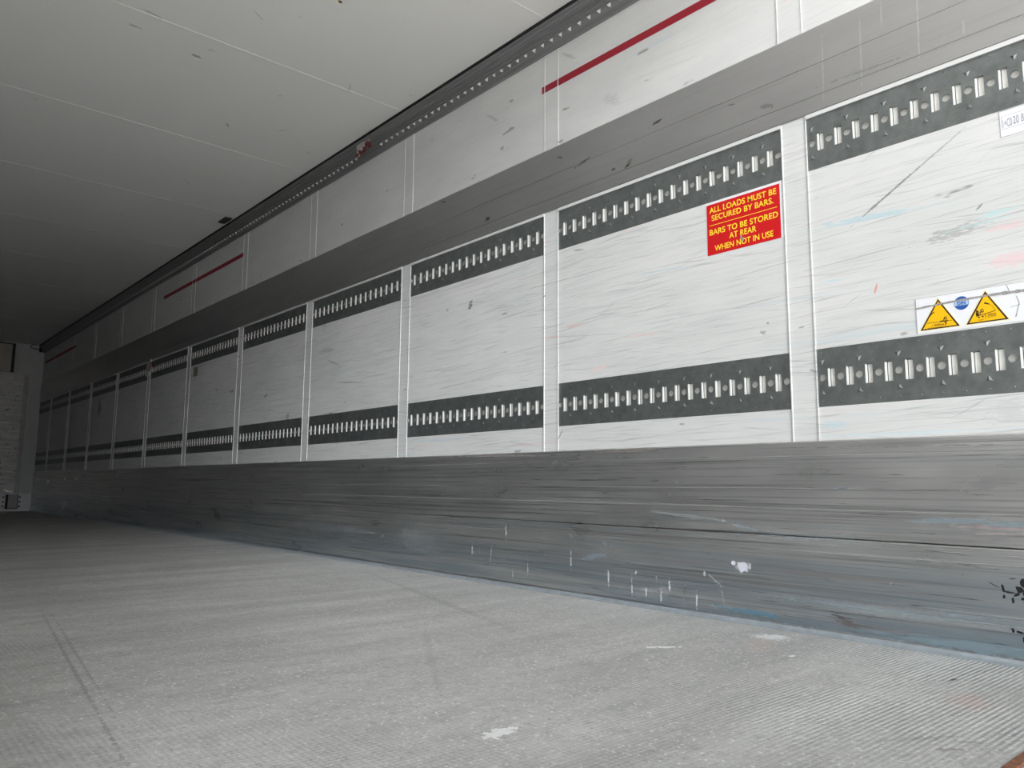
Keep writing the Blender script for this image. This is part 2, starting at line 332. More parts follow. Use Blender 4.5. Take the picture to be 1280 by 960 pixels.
def rect(u0, u1, v0, v1): return [(u0, v0), (u1, v0), (u1, v1), (u0, v1)]
def disc(u, v, r, n=24): return [(u+r*math.cos(2*math.pi*i/n), v+r*math.sin(2*math.pi*i/n)) for i in range(n)]
WALLROT = Matrix(((0, 0, -1, 0), (-1, 0, 0, 0), (0, 1, 0, 0), (0, 0, 0, 1)))   # local u -> -Y, v -> +Z, w -> into the room
def thing(name, label, cat, loc, on_wall=True, group=None):
    o = bpy.data.objects.new(name, None); C.objects.link(o); o.empty_display_size = .05
    o.matrix_world = Matrix.Translation(loc) @ (WALLROT if on_wall else Matrix())
    o['label'] = label; o['category'] = cat
    if group: o['group'] = group
    return o
def tag(o, label, cat, group=None):
    o['label'] = label; o['category'] = cat
    if group: o['group'] = group
    return o
def lettering(name, lines, mat, parent, w0, bold=.0, th=.0004):
    """lines: (text, u0, u1, v0, v1); every line is fitted to its rectangle; one mesh"""
    bm = bmesh.new()
    for s, u0, u1, v0, v1 in lines:
        cu = bpy.data.curves.new('t', 'FONT'); cu.body = s; cu.offset = bold; cu.extrude = .02; cu.space_character = 1.04
        ob = bpy.data.objects.new('t', cu); C.objects.link(ob)
        dg = bpy.context.evaluated_depsgraph_get(); me = bpy.data.meshes.new_from_object(ob.evaluated_get(dg))
        xs = [v.co.x for v in me.vertices]; ys = [v.co.y for v in me.vertices]; zs = [v.co.z for v in me.vertices]
        for v in me.vertices:
            v.co.x = u0 + (v.co.x-min(xs))/(max(xs)-min(xs))*(u1-u0)
            v.co.y = v0 + (v.co.y-min(ys))/(max(ys)-min(ys))*(v1-v0)
            v.co.z = w0 + (v.co.z-min(zs))/(max(zs)-min(zs))*th
        bm.from_mesh(me); bpy.data.objects.remove(ob); bpy.data.curves.remove(cu); bpy.data.meshes.remove(me)
    return link(name, bm, mat, parent)

# ------------------------------------------------------------------ structure
Y0, BAY, PW = 1.2661, 1.2, .09
Z_KT, Z1B, Z1T, Z2B, Z2T, Z_BT, Z_RB = .607, .716, .906, 1.516, 1.704, 2.015, 2.498
posts = [Y0 + BAY*n for n in range(0, 11)]
bays = [(YR, posts[0]-PW/2)] + [(posts[i]+PW/2, posts[i+1]-PW/2) for i in range(10)] + [(posts[10]+PW/2, YF)]

bm = bmesh.new(); box(bm, XL-.0, XW+.0, YR, YF, -.05, 0); link('floor', bm, M_floor, kind='structure')
bm = bmesh.new(); box(bm, XL-.06, XW+.08, YR, YF+.08, -.14, -.0505); link('trim_1', bm, M_sill, kind='structure')
bm = bmesh.new(); box(bm, XL, XW, YR-.018, YR-.0005, -.05, .001); link('trim_2', bm, M_rust, kind='structure')
bm = bmesh.new(); box(bm, XL, XW, YR-.26, YR-.0185, -.14, -.004); link('trim_3', bm, M_sill, kind='structure')

bm = bmesh.new()                                         # right wall: skin, infill sheets and upper sheet
box(bm, XW+.03, XW+.08, YR, YF+.08, 0, ZC+.06)
for a, b in bays:
    g = .0022
    box(bm, XW, XW+.0295, a+g, b-g, Z_KT-.02, Z1B)
    box(bm, XW, XW+.0295, a+g, b-g, Z1T, Z2B)
    box(bm, XW, XW+.0295, a+g, b-g, Z2T, Z2T+.03)
    box(bm, XW-.006, XW, a+g, b-g, Z2T-.004, Z2T+.009)     # white bead over each upper track
box(bm, XW+.002, XW+.0295, YR, YF, Z_BT-.02, ZC)
link('wall_right', bm, M_wall, kind='structure')
tn = 4
for p in posts:
    bm = bmesh.new()
    h = PW/2
    extr = [(XW-.0005, -h+.003), (XW-.0045, -h+.0015), (XW-.0045, -h-.002), (XW+.002, -h-.0022), (XW+.0295, -h-.0018)]
    def col(z0, z1):
        box(bm, XW-.0005, XW+.0295, p-h, p+h, z0, z1)
        for s in (-1, 1): box(bm, XW-.0035, XW-.0004, p+s*h-.0018, p+s*h+.0018, z0, z1)
    col(Z_KT-.02, Z2T+.01)
    link('trim_%d' % tn, bm, M_wall, kind='structure'); tn += 1
    bm = bmesh.new()
    box(bm, XW+.0005, XW+.0019, p-h, p+h, Z_BT, Z_RB+.02)
    for s in (-1, 1): box(bm, XW-.0012, XW+.0019, p+s*h-.0018, p+s*h+.0018, Z_BT, Z_RB+.02)
    link('trim_%d' % tn, bm, M_wall, kind='structure'); tn += 1

bm = bmesh.new()                                         # grey band above the upper tracks
X1 = XW-.008
extrude_y(bm, [(XW+.002, Z2T+.0095), (X1+.002, Z2T+.0095), (X1, Z2T+.012), (X1, 1.766), (X1+.0015, 1.7675), (X1+.0015, 1.769), (X1, 1.771), (X1, 1.879),
               (X1+.001, 1.8805), (X1, 1.882), (X1, Z_BT-.004), (X1+.003, Z_BT), (XW+.002, Z_BT)], YR, YF)
link('trim_%d' % tn, bm, M_band, kind='structure'); tn += 1
bm = bmesh.new()                                         # two kick plates and the cove at the floor
X2 = XW-.010; X3 = XW-.016
extrude_y(bm, [(XW+.0295, Z_KT), (X2+.003, Z_KT), (X2, Z_KT-.004), (X2, .562), (X2+.0012, .5605), (X2, .559), (X2, .456), (X2+.001, .4545), (X2, .453), (X2, .392),
               (X2+.001, .390), (X2, .388), (X2, .302), (X2+.006, .2995), (XW+.0295, .2995)], YR, YF)
extrude_y(bm, [(XW+.0295, .2985), (X3+.005, .2985), (X3+.001, .2965), (X3, .294), (X3, .283), (X3+.0012, .2815), (X3, .280), (X3, .256), (X3-.0012, .2545), (X3-.0012, .2525),
               (X3, .251), (X3, .122), (X3-.002, .1205), (X3-.002, .118), (X3, .116), (X3, .099), (X3-.0012, .0975), (X3-.0012, .0955), (X3, .094),
               (X3, .022), (X3-.003, .014), (X3-.011, .006), (X3-.020, .002), (X3-.022, .0003), (XW+.0295, .0003)], YR, YF)
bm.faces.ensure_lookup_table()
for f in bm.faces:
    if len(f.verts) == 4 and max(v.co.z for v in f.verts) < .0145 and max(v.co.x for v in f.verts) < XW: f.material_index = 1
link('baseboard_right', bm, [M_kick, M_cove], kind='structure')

bm = bmesh.new(); box(bm, XL-.08, XL, YR, YF+.08, 0, ZC+.06); link('wall_left', bm, M_wall, kind='structure')
bm = bmesh.new(); box(bm, XL, XL+.010, YR, YF, .0003, Z_KT); link('baseboard_left', bm, M_kick, kind='structure')
bm = bmesh.new(); box(bm, XL, XL+.008, YR, YF, Z2T, Z_BT); link('trim_%d' % tn, bm, M_band, kind='structure'); tn += 1
bm = bmesh.new()                                         # ceiling with the seam welts
box(bm, XL, XW+.0295, YR, YF, ZC, ZC+.06)
y = 2.431 - 1.207
while y < YF:
    extrude_y(bm, [(XL, ZC), (XW-.08, ZC), (XW-.08, ZC-.0010), (XL, ZC-.0010)], y-.003, y+.003); y += 1.207
link('ceiling', bm, M_ceil, kind='structure')
bm = bmesh.new(); box(bm, XL-.08, XW+.08, YR, YF+.08, ZC+.0605, ZC+.09); link('roof', bm, M_out, kind='structure')
bm = bmesh.new(); box(bm, -25, 25, -30, 30, -1.2, -1.15); link('ground', bm, M_ground, kind='structure')

# front bulkhead
bm = bmesh.new(); box(bm, XL, XW+.0295, YF, YF+.08, 0, ZC)
for xx in (2.02, 2.045, 2.07): box(bm, xx-.004, xx+.004, YF-.012, YF, 2.16, ZC-.01)
box(bm, XL, 2.10, YF-.02, YF, 2.60, 2.617)
link('wall_front', bm, M_front, kind='structure')
bm = bmesh.new(); extrude_y(bm, [(XL, .268), (XW-.014, .268), (XW-.014, .0005), (XL, .0005)], YF-.014, YF)
for zz in (.236, .13): box(bm, XL, XW-.014, YF-.0155, YF-.0138, zz-.002, zz+.002)
link('baseboard_front', bm, M_kickw, kind='structure')

# ------------------------------------------------------------------ lashing tracks
def plate_mesh(length, n_slots, lead):
    """perforated face: round holes alternate with upright slots, pressed triangles and rivets; u measured from the near end"""
    H, T = .095, .0035
    bm = bmesh.new(); P = .06
    def V(u, v, w=0.0): return bm.verts.new((-u, v, w))
    def quad(*p):
        f = bm.faces.new([V(*q) for q in p]); return f
    def flat(u0, u1, v0, v1): quad((u0, v0), (u1, v0), (u1, v1), (u0, v1))
    def walls(poly, depth):
        n = len(poly)
        for i in range(n):
            a, b = poly[i], poly[(i+1) % n]; quad((a[0], a[1], 0), (b[0], b[1], 0), (b[0], b[1], -depth), (a[0], a[1], -depth))
    u0 = lead - .015
    if u0 > 0: flat(0, u0, -H, H)
    cells = []
    for k in range(n_slots+1):
        cells.append(('o', lead+P*k))
        if k < n_slots: cells.append(('s', lead+P*k+.03))
    for kd, u in cells:
        a, b = u-.015, min(u+.015, length)
        if kd == 's':
            flat(a, b, .031, H); flat(a, b, -H, -.031); flat(a, u-.012, -.031, .031); flat(u+.012, b, -.031, .031)
            walls([(u-.012, -.031), (u+.012, -.031), (u+.012, .031), (u-.012, .031)], T)
        else:
            flat(a, b, .015, H); flat(a, b, -H, -.015)
            N = 16
            inner = []; outer = []
            for i in range(N):
                th = 2*math.pi*i/N; c, s = math.cos(th), math.sin(th); k2 = .015/max(abs(c), abs(s))
                inner.append((u+.0118*c, .0118*s)); outer.append((min(u+k2*c, b), k2*s))
            for i in range(N):
                j = (i+1) % N; quad(inner[i], outer[i], outer[j], inner[j])
            walls(inner, T)
    e = cells[-1][1]+.015
    if e < length: flat(e, length, -H, H)
    walls(rect(0, length, -H, H), T)
    # pressed triangles by every second hole, rivets along both edges
    for k in range(1, n_slots+1, 2):
        u = lead+P*k
        for s in (1, -1):
            tri = [(u-.010, s*.058), (u+.010, s*.058), (u, s*.040)]
            ctr = (u, s*.053, .0035); 
            for i in range(3):
                a, b = tri[i], tri[(i+1) % 3]; quad((a[0], a[1], .0002), (b[0], b[1], .0002), ctr)
    for k in range(n_slots+1):
        u = lead+P*k
        for v in (.081, -.079):
            pts = [(u+.0028*math.cos(t_*math.pi/3), v+.0028*math.sin(t_*math.pi/3), .0002) for t_ in range(6)]
            for i in range(6): quad(pts[i], pts[(i+1) % 6], (u, v, .0018))
    return bm
def liner_mesh():
    """the bright rolled lip and back tongue of one slot, centred on the slot"""
    bm = bmesh.new()
    box(bm, -.0117, -.0068, -.0300, .0285, -.0075, -.0022)
    box(bm, -.0048, .0092, -.0308, .0290, -.0105, -.0088)
    box(bm, -.0068, -.0048, -.0305, .0305, -.0110, -.0095, 1)  # black strips put shade into the gap, near edge and top of the slot
    box(bm, .0092, .0117, -.0305, .0305, -.0110, -.0095, 1)
    box(bm, -.0117, .0117, .0290, .0309, -.0115, -.0106, 1)
    return bm
def backing_mesh(length):
    bm = bmesh.new(); box(bm, -length+.003, -.003, -.048, .048, -.0165, -.0122)
    return bm
liner_me = None
def make_track(ya, yb, zc, label, which):
    L = yb-ya-.0044; near = ya+.0022
    if yb - ya > 1.05 and ya > 1: lead, n = .0157, 18
    elif ya < 1: L = yb-YR-.0022; near = YR; lead, n = (L-.0157) % .06, int((L-.0157)//.06)
    else: lead, n = .0157, int((L-.0157-.005)//.06)
    if lead < .016: lead += .0 if lead >= .0155 else .06; n = int((L-lead-.010)/.06+.001) if ya < 1 else n
    t = thing('lashing_track', label, 'lashing track', (XW+.001, near, zc), group='%s row of perforated lashing tracks' % which)
    return t, L, lead, n
full = {}
ORD = ['', '', 'third', 'fourth', 'fifth', 'sixth', 'seventh', 'eighth', 'ninth', 'tenth', 'eleventh', 'twelfth']
for which, zc in (('upper', (Z2B+Z2T)/2), ('lower', (Z1B+Z1T)/2)):
    for i, (a, b) in enumerate(bays):
        if i == 0: lab = 'grey perforated steel lashing track above the paper label at right edge' if which == 'upper' else 'grey perforated steel lashing track under the yellow warning triangles'
        elif i == 1: lab = 'grey perforated steel lashing track directly above the red notice' if which == 'upper' else 'grey perforated steel lashing track in lower row, beneath the red notice panel'
        elif i == 11: lab = '%s-row lashing track in deep shade, the short last one at the front bulkhead' % which
        elif i == 7 and which == 'upper': lab = 'upper-row lashing track in shade just beyond the small hanging bracket, eighth from the right'
        else: lab = '%s-row grey perforated lashing track, %s from the right edge' % (which, ORD[i])
        t, L, lead, n = make_track(a, b, zc, lab, which)
        key = round(L, 3), n
        if key not in full:
            f = link('face_plate', plate_mesh(L, n, lead), M_galv, t); bk = link('backing_strip', backing_mesh(L), M_slot, t)
            full[key] = (f, bk)
        else:
            for src in full[key]:
                c = src.copy(); C.objects.link(c); c.parent = t
        for k in range(n):
            if liner_me is None:
                o = link('slot_lining', liner_mesh(), [M_slot, M_black], t); liner_me = o
            else:
                o = liner_me.copy(); C.objects.link(o); o.parent = t
            o.location = (-(lead+.06*k+.03), 0, 0)

# ------------------------------------------------------------------ load rail under the ceiling
rail = thing('ceiling_rail', 'long dark ribbed aluminium rail along the ceiling edge of right wall', 'rail', (XW, YR, Z_RB), on_wall=False)
def rel(pts): return [(x-XW, z-Z_RB) for x, z in pts]
bm = bmesh.new()
prof = [(XW+.0015, 2.498), (2.3785, 2.499), (2.374, 2.505), (2.3665, 2.514), (2.3655, 2.519), (2.361, 2.527), (2.359, 2.531), (2.3545, 2.539), (2.3560, 2.543), (2.350, 2.548), (2.3515, 2.553),
        (2.346, 2.556), (2.348, 2.562), (2.341, 2.566), (2.342, 2.573), (2.334, 2.576), (2.334, 2.584), (2.326, 2.586), (2.325, 2.595), (2.3185, 2.596), (2.3165, 2.6075), (2.3165, ZC-.0005), (XW+.0015, ZC-.0005)]
extrude_y(bm, rel(prof), 0, YF-YR-.002); link('rail_profile', bm, M_alu, rail)
bm = bmesh.new(); extrude_y(bm, rel([(2.3160, 2.6085), (2.3085, 2.610), (2.3075, ZC-.0005), (2.3160, ZC-.0005)]), 0, YF-YR-.002); link('rubber_seal', bm, M_black, rail)
def tooth(bm, yy):                                      # one pale nub standing in for a small lit slot of the rail
    vs = [bm.verts.new(p) for p in ((2.3575-XW, yy-.014, 2.5395-Z_RB), (2.3575-XW, yy+.014, 2.5395-Z_RB), (2.3645-XW, yy, 2.5215-Z_RB))]
    tp = bm.verts.new((2.3460-XW, yy+.006, 2.5275-Z_RB))
    for i in range(3): bm.faces.new((vs[i], vs[(i+1) % 3], tp))
    bm.faces.new(vs)
ys = [2.19+.06*k-YR for k in range(-4, 199) if 2.19+.06*k < YF-.03 and not 3.97 < 2.19+.06*k < 4.19]
bm = bmesh.new(); tooth(bm, 0); t0 = link('lit_slot_nub', bm, M_tooth, rail); t0.location = (0, ys[0], 0)
for yy in ys[1:100]:
    c_ = t0.copy(); C.objects.link(c_); c_.parent = rail; c_.location = (0, yy, 0)
bm = bmesh.new()
for yy in ys[100:]: tooth(bm, yy)
link('lit_slot_nubs', bm, M_tooth, rail, kind='stuff')

st = thing('rail_stop', 'small pale bracket with dark red curved latch clipped on the ceiling rail', 'rail fitting', (2.335, 4.08, 2.55), on_wall=False)
bm = bmesh.new()
a = [bm.verts.new(p) for p in ((-.012, .10, .058), (-.008, .085, -.035), (-.008, -.06, .035), (-.012, -.03, .052))]
b = [bm.verts.new((v.co.x+.008, v.co.y, v.co.z)) for v in a]
bm.faces.new(a); bm.faces.new(b[::-1])
for i in range(4): bm.faces.new((a[i], b[i], b[(i+1) % 4], a[(i+1) % 4]))
link('bracket_plate', bm, plain('pale_bracket_metal', (.45, .44, .43), .5), st)
bm = bmesh.new()
def arc(bm, cy_, cz_, r0, r1, a0, a1, x0, x1, n=10):
    ring = []
    for i in range(n+1):
        t_ = a0+(a1-a0)*i/n
        ring.append([bm.verts.new((x, cy_+r*math.cos(t_), cz_+r*math.sin(t_))) for x in (x0, x1) for r in (r0, r1)])
    for i in range(n):
        p, q = ring[i], ring[i+1]
        for j, k in ((0, 1), (1, 3), (3, 2), (2, 0)): bm.faces.new((p[j], p[k], q[k], q[j]))
    for rr in (ring[0], ring[-1]): bm.faces.new((rr[0], rr[1], rr[3], rr[2]))
arc(bm, -.045, -.025, .022, .045, -.3, 3.3, -.022, -.014); arc(bm, .045, -.045, .018, .038, .2, 3.2, -.022, -.014)
link('red_latch', bm, plain('dark_red_plastic', (.16, .010, .016), .4), st)
bm = bmesh.new()
for (yy, zz) in ((.02, -.012), (-.02, .0), (.055, -.022)):
    prism_pts = disc(yy, zz, .007, 10); va = [bm.verts.new((-.028, p, q)) for p, q in prism_pts]; vb = [bm.verts.new((-.020, p, q)) for p, q in prism_pts]
    bm.faces.new(va); bm.faces.new(vb[::-1])
    for i in range(10): bm.faces.new((va[i], vb[i], vb[(i+1) % 10], va[(i+1) % 10]))
link('rivets', bm, M_tooth, st)

# ceiling lamp by the rail
bm = bmesh.new()
lt = thing('ceiling_lamp', 'small dark rounded lamp on the ceiling beside the long rail', 'lamp', (2.262, 6.215, ZC), on_wall=False)
def rr_(cx, cy_, hx, hy, r, n=5):
    out = []
    for (sx, sy_, a0) in ((1, 1, 0), (-1, 1, 90), (-1, -1, 180), (1, -1, 270)):
        for i in range(n+1):
            t_ = math.radians(a0+90*i/n); out.append((cx+sx*(hx-r)+r*math.cos(t_), cy_+sy_*(hy-r)+r*math.sin(t_)))
    return out
prism(bm, rr_(0, 0, .032, .092, .020), -.005, -.0003); link('lamp_frame', bm, plain('grey_lamp_frame', (.12, .12, .11), .5), lt)
bm = bmesh.new(); prism(bm, rr_(0, 0, .026, .084, .016), -.009, -.0048); link('lens', bm, M_lens, lt)

# ------------------------------------------------------------------ red marker tapes
for ya, yb, lab in ((.49, 2.53, 'long dark red tape line on upper wall, nearest and largest'), (6.106, 8.15, 'dark red tape line on upper wall, middle one, half way along'),
                    (11.948, 13.99, 'dark red tape line on upper wall, farthest, almost black in the corner shade')):
    t = bmesh.new(); 
    cuts = [ya]+[p+s*PW/2 for p in posts for s in (-1, 1) if ya < p+s*PW/2 < yb]+[yb]
    for i in range(len(cuts)-1): box(t, XW-.0002, XW+.0016, cuts[i]+(.0025 if i else 0), cuts[i+1]-(.0025 if i < len(cuts)-2 else 0), 2.311, 2.345)
    o = link('marker_tape', t, M_red); tag(o, lab, 'tape', 'dark red tape lines on the upper wall')

# ------------------------------------------------------------------ red notice
nt = thing('loads_notice', 'red notice with yellow capitals about securing loads by bars', 'sign', (XW-.0002, 1.6265, 1.3095))
bm = bmesh.new(); prism(bm, rect(0, .306, 0, .2055), 0, .0008); link('white_border', bm, M_white, nt)
bm = bmesh.new(); prism(bm, rect(.0015, .3005, .0012, .1965), .0008, .0012); link('red_panel', bm, M_nred, nt)
V_ = .1985
lettering('lettering', [('ALL LOADS MUST BE', .014, .288, V_-.036, V_-.014), ('SECURED BY BARS.', .023, .276, V_-.067, V_-.045),
    ('BARS TO BE STORED', .013, .291, V_-.121, V_-.099), ('AT REAR', .096, .206, V_-.151, V_-.129), ('WHEN NOT IN USE', .033, .271, V_-.185, V_-.163)], M_yel, nt, .0012, bold=.016)
bm = bmesh.new(); prism(bm, rect(.013, .289, V_-.0845, V_-.0825), .0012, .0016); link('divider_line', bm, M_yel, nt)
bm = bmesh.new(); prism(bm, [(.140, .040), (.146, .034), (.151, .022), (.156, .030), (.150, .038), (.147, .050)], .0016, .0019); link('scratch', bm, M_pen, nt)

# ------------------------------------------------------------------ load warning label
wl = thing('warning_label', 'white label with two yellow forklift warning triangles and blue circle', 'sign', (XW-.0002, .9035, .911))
WL = .9035-.545
bm = bmesh.new(); prism(bm, rect(0, WL, 0, .106), 0, .0008); link('label_film', bm, M_white, wl)
bm = bmesh.new()
for r_ in (rect(0, .0012, 0, .106), rect(0, WL, .1052, .106)): prism(bm, r_, .0008, .0011)
link('label_edge', bm, M_grey, wl)
def tri(c, v, half, hgt, g):
    return [(c-half-g*1.7, v-g), (c+half+g*1.7, v-g), (c, v+hgt+g*2.0)]
for c_, half in ((.0630, .0575), (.1865, .0570)):
    s_ = bpy.data.objects.new('warning_triangle', None); C.objects.link(s_); s_.parent = wl; s_.location = (c_, .0075, 0)
    hg = .095
    bm = bmesh.new(); prism(bm, tri(0, 0, half-.002, hg-.004, .0022), .0008, .0011); link('pale_edge', bm, M_cream, s_)
    bm = bmesh.new(); prism(bm, tri(0, .0012, half-.004, hg-.007, 0), .0011, .0014); link('black_border', bm, M_ink, s_)
    bm = bmesh.new(); prism(bm, tri(0, .0048, half-.0115, hg-.0185, 0), .0014, .0017); link('yellow_field', bm, M_warn, s_)
    # pictogram: arc arrow, floor line, forklift, numbers
    bm = bmesh.new(); m = -1 if c_ < .1 else 1
    w0, w1 = .0017, .0020
    def B(u0, u1, v0, v1): prism(bm, rect(min(u0, u1), max(u0, u1), v0, v1), w0, w1)
    def stroke(pts, wd):
        for (a, b), (c2, d2), w_ in zip(pts, pts[1:], wd):
            L_ = math.hypot(c2-a, d2-b); nx, ny = -(d2-b)/L_*w_, (c2-a)/L_*w_
            prism(bm, [(a-nx, b-ny), (c2-nx, d2-ny), (c2+nx, d2+ny), (a+nx, b+ny)], w0, w1)
    if m < 0:
        stroke([(-.0143, .0505), (-.020, .0465), (-.0250, .0410)], (.0013, .0012)); prism(bm, disc(-.0140, .0505, .0021, 10), w0, w1)
        for u, v in ((-.0272, .0375), (-.0300, .0335), (-.0318, .0285)): prism(bm, disc(u, v, .0010, 8), w0, w1)
        stroke([(-.0335, .0210), (.0337, .0200)], (.0007,)); B(.002, .012, .0205, .0232)
        stroke([(.012, .0215), (.024, .0215)], (.0012,)); stroke([(.0110, .0232), (.0150, .0330), (.0200, .0330), (.0200, .0235)], (.0008, .0010, .0008)); B(.0135, .0175, .0255, .0300)
        stroke([(.0180, .0205), (.0180, .0120), (.0140, .0080)], (.0011, .0011)); prism(bm, disc(.0155, .0170, .0020, 10), w0, w1)
        stroke([(-.032, .0060), (.008, .0062)], (.0004,))
    else:
        stroke([(-.0027, .0550), (.0045, .0530), (.0095, .0495)], (.0018, .0014)); prism(bm, disc(-.0020, .0552, .0024, 10), w0, w1)
        for u, v in ((.0130, .0465), (.0155, .0435), (.0180, .0400), (.0200, .0365), (.0215, .0320)): prism(bm, disc(u, v, .0011, 8), w0, w1)
        stroke([(-.0270, .0205), (.0224, .0300)], (.0009,))
        stroke([(-.0240, .0225), (-.0240, .0380)], (.0022,)); B(-.0265, -.0190, .0228, .0285); stroke([(-.0215, .0360), (-.0175, .0290)], (.0009,))
        stroke([(-.0160, .0240), (-.0130, .0400), (-.0080, .0385), (-.0070, .0300)], (.0010, .0008, .0008)); B(-.0125, -.0095, .0290, .0345)
        prism(bm, disc(-.0197, .0170, .0023, 10), w0, w1); prism(bm, disc(-.0100, .0182, .0025, 10), w0, w1)
        stroke([(-.0220, .0100), (-.0150, .0085), (-.0080, .0100)], (.0006, .0006)); stroke([(-.006, .0135), (.024, .0150)], (.0004,))
    link('forklift_pictogram', bm, M_ink, s_)
    lettering('weight_text', [('1.000kg' if m < 0 else '1.000', -.020 if m < 0 else -.004, .012 if m < 0 else .023, .0080 if m < 0 else .0165, .0155 if m < 0 else .0240)], M_ink, s_, .0017)
ci = bpy.data.objects.new('blue_circle', None); C.objects.link(ci); ci.parent = wl; ci.location = (.1245, .0735, 0)
bm = bmesh.new(); prism(bm, disc(0, 0, .0195, 40), .0008, .0011); link('circle_field', bm, M_blue, ci)
bm = bmesh.new(); prism(bm, [(-.0175, -.0065), (.0175, -.0065), (.0185, 0), (.0175, .0068), (-.0175, .0068), (-.0185, 0)], .0011, .0014); link('pale_bar', bm, M_lblue, ci)
lettering('circle_text', [('DIN', -.0105, .0105, -.0052, .0050)], M_blue, ci, .0014, bold=.03)
# abraded stripe across the label
bm = bmesh.new(); n = 46; tp = []; bt = []
for i in range(n+1):
    u = WL*i/n; c0 = .0765 + .0055*math.sin(u*9)+.004*u; hw = .0022+.0012*random.random()+(.004 if u > .2 else 0)*random.random()
    tp.append((u, c0+hw)); bt.append((u, c0-hw*.8))
for i in range(n): prism(bm, [bt[i], bt[i+1], tp[i+1], tp[i]], .0017, .0021)
link('abraded_stripe', bm, M_grey, wl)
bm = bmesh.new()
for p in ([(.255, .012), (.2575, .012), (.268, .05), (.266, .05)], [(.266, .05), (.268, .05), (.262, .07), (.260, .07)], [(.238, .106), (.240, .106), (.247, .084), (.245, .084)],
          [(.245, .040), (.268, .044), (.268, .0455), (.245, .0415)]): prism(bm, p, .0008, .0011)
link('tear_marks', bm, M_grey, wl)

# paper label at the right edge
pl = thing('paper_label', 'white paper label with faded printed line, under upper track at right edge', 'label', (XW-.0002, .6495, 1.4375))
bm = bmesh.new(); prism(bm, rect(0, .15, 0, .0755), 0, .0006); link('label_film', bm, M_white, pl)
bm = bmesh.new()
for r_ in (rect(0, .15, .0747, .0755), rect(0, .0009, 0, .0755), rect(0, .15, 0, .0007), rect(.004, .146, .0215, .0222), rect(.004, .146, .0595, .0602), rect(.004, .0047, .0215, .0602)): prism(bm, r_, .0006, .0009)
link('printed_frame', bm, M_pen, pl)
lettering('lettering', [('1+C0', .0075, .030, .0265, .050), ('20 80', .033, .066, .0285, .052)], M_pen, pl, .0006)

# small fittings on the wall
tp_ = thing('tape_patch', 'small square brown tape patch below upper track, far down the wall', 'tape', (XW-.0002, 7.13, 1.41))
bm = bmesh.new(); prism(bm, rect(0, .105, 0, .085), 0, .0008); link('tape_film', bm, plain('brown_tape', (.20, .19, .14), .5), tp_)
bm = bmesh.new(); prism(bm, [(.078, .085), (.105, .060), (.105, .085)], .0008, .0022); link('lifted_corner', bm, plain('tape_back', (.30, .28, .22), .5), tp_)
hk = thing('hanging_bracket', 'small pale bracket with red edge fixed over the far upper tracks', 'bracket', (XW-.0045, posts[6]+.055, 1.60))
bm = bmesh.new(); prism(bm, [(0, -.04), (.075, -.04), (.075, .02), (.13, .10), (.115, .125), (.0, .09), (-.012, .05)], 0, .010); link('bracket_plate', bm, plain('dull_bracket_paint', (.62, .61, .60), .5), hk)
bm = bmesh.new(); prism(bm, [(.077, .0), (.092, .0), (.138, .085), (.125, .098)], .002, .012); link('red_edge', bm, M_red, hk)
bm = bmesh.new(); prism(bm, disc(-.006, -.035, .016, 12), 0, .014); link('bolt', bm, M_glint, hk)

# torn black tape residue and flaked patch on the kick plate
def shards(bm, pts, w=.0006):
    for (yc, zc_, ly, lz, ang) in pts:
        ca, sa = math.cos(ang), math.sin(ang); n_ = 9; poly = []
        for i in range(n_):
            t_ = 2*math.pi*i/n_; r = .55+.6*random.random(); a, b_ = ly*r*math.cos(t_), lz*r*math.sin(t_)
            poly.append((-(yc)+a*ca-b_*sa, zc_+a*sa+b_*ca))
        prism(bm, poly, 0, w)
bm = bmesh.new()
shards(bm, [(.722, .196, .004, .017, .1), (.721, .174, .004, .009, 0), (.706, .186, .014, .003, -.1), (.700, .166, .0035, .012, 0), (.684, .196, .012, .010, .3), (.671, .210, .012, .016, 0),
            (.662, .186, .016, .012, .2), (.690, .182, .010, .004, .3), (.676, .172, .010, .004, 0), (.745, .203, .016, .0014, -.45), (.699, .222, .010, .0012, .1), (.665, .165, .012, .006, 0)])
o = link('tape_residue', bm, M_black); o.matrix_world = Matrix.Translation((X3-.0001, 0, 0)) @ WALLROT
tag(o, 'torn black tape residue stuck on the kick plate at right edge', 'tape')
bm = bmesh.new(); shards(bm, [(.706, .089, .004, .008, 0), (.690, .086, .014, .003, -.1), (.678, .067, .010, .010, -.6), (.665, .055, .008, .008, -.6)])
o = link('tape_residue', bm, M_black); o.matrix_world = Matrix.Translation((X3-.0001, 0, 0)) @ WALLROT
tag(o, 'smaller black tape scraps low on the kick plate, close to the floor', 'tape')

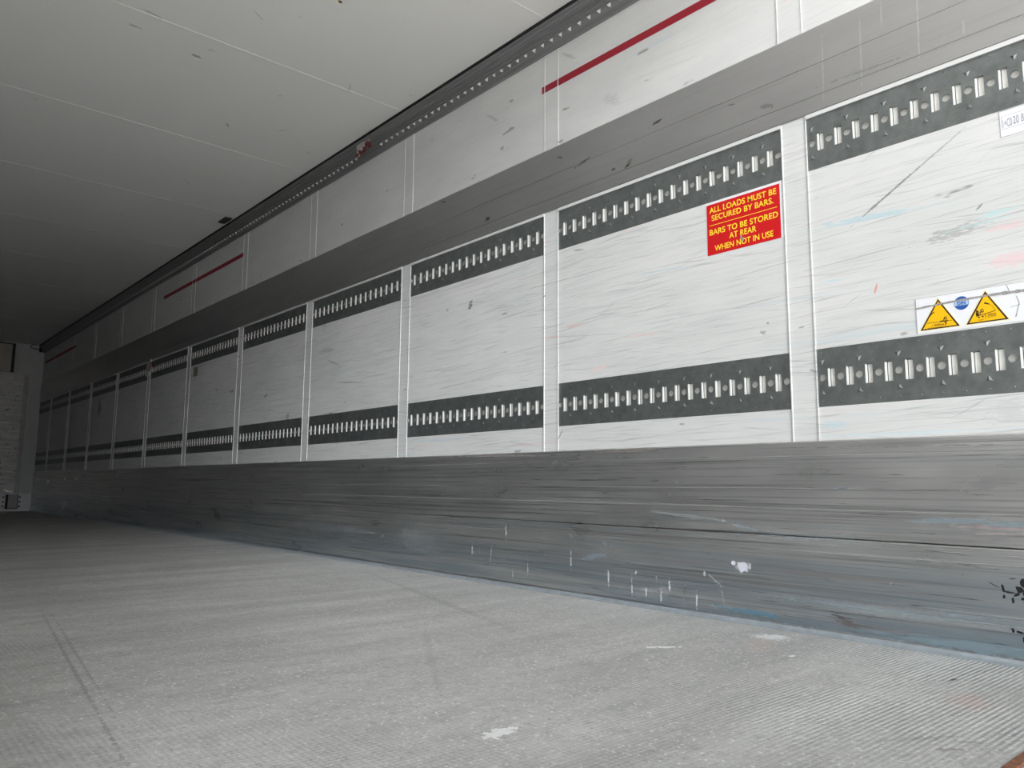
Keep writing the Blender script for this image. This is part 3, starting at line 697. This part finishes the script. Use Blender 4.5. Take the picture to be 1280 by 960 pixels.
# ------------------------------------------------------------------ at the bulkhead
bp = thing('bulkhead_guard', 'worn whitish boarded guard panel standing against the far front wall', 'panel', (1.155, YF, .268), on_wall=False)
bm = bmesh.new()
zz = 0
while zz < 1.84:
    h_ = min(.118, 1.853-zz); box(bm, -.99, .985, -.050, -.002, zz+.003, zz+h_-.003); zz += .118
box(bm, -.99, .985, -.044, -.002, 0, 1.85)
link('boards', bm, M_board, bp)
M_edge = plain('worn_edge_metal', (.55, .54, .53), .5, .2, .3, 12)
for s in (-1, 1):
    bm = bmesh.new(); box(bm, s*1.017-.030, s*1.017+.030, -.056, -.002, 0, 1.853); link('edge_frame', bm, M_edge, bp)
bm = bmesh.new()
for (xx, zz) in ((.72, .50), (.80, .505), (.66, .045), (.76, .05), (.86, .055), (.94, .03), (.90, .035)):
    va = disc(xx, zz, .016, 12); a = [bm.verts.new((p, -.052, q)) for p, q in va]; b = [bm.verts.new((p*.6+xx*.4, -.072, q*.6+zz*.4)) for p, q in va]
    bm.faces.new(b)
    for i in range(12): bm.faces.new((a[i], a[(i+1) % 12], b[(i+1) % 12], b[i]))
link('fixing_bolts', bm, M_glint, bp)

up_ = thing('evaporator_cover', 'yellowed cover panel in black frame above the far boarded guard', 'panel', (1.15, YF, 2.15), on_wall=False)
bm = bmesh.new(); box(bm, -.80, .795, -.060, -.022, .0, .430); link('cover_panel', bm, M_panel, up_)
bm = bmesh.new(); box(bm, -.84, -.80, -.070, -.022, -.005, .445); box(bm, .795, .835, -.070, -.022, -.005, .445); box(bm, -.80, .795, -.070, -.022, .430, .445)
link('black_frame', bm, M_black, up_)

dr = thing('drain_vent', 'small dark-framed flap at floor level under the far boarded guard', 'vent', (2.12, YF-.0155, .145), on_wall=False)
bm = bmesh.new(); box(bm, -.085, -.050, -.012, 0, -.11, .11); box(bm, -.050, .085, -.012, 0, -.11, -.10); box(bm, .075, .085, -.012, 0, -.10, .11); link('black_frame', bm, M_black, dr)
bm = bmesh.new(); box(bm, -.050, .075, -.007, 0, -.10, .11); link('flap', bm, plain('grey_flap', (.45, .44, .46), .5), dr)
bm = bmesh.new()
for xx in (-.11, .105):
    for zz in (-.07, 0, .07): box(bm, xx-.010, xx+.010, -.010, 0, zz-.012, zz+.012)
link('hinges', bm, M_black, dr)

hc = thing('cable_sensor', 'small black sensor hanging on a looped cable in far top corner', 'sensor', (2.335, YF-.002, 2.58), on_wall=False)
bm = bmesh.new(); prism(bm, rr_(0, 0, .022, .042, .01), 0, .03)
for v in bm.verts: v.co = Vector((v.co.x, -v.co.z, v.co.y-.03))
link('sensor_body', bm, M_black, hc)
P_ = [(-.06, -.015, .038), (-.12, -.015, .035), (-.145, -.015, .0), (-.12, -.015, -.025), (-.06, -.015, -.028), (-.01, -.015, -.03)]
bm = bmesh.new(); rings = []
for i, p in enumerate(P_):
    a = Vector(P_[max(0, i-1)]); b = Vector(P_[min(len(P_)-1, i+1)]); d = (b-a).normalized(); n1 = Vector((0, 1, 0)); n2 = d.cross(n1)
    rings.append([bm.verts.new(Vector(p)+.006*(math.cos(t_)*n1+math.sin(t_)*n2)) for t_ in [k*math.pi/4 for k in range(8)]])
for a, b in zip(rings, rings[1:]):
    for k in range(8): bm.faces.new((a[k], a[(k+1) % 8], b[(k+1) % 8], b[k]))
link('cable', bm, M_black, hc)
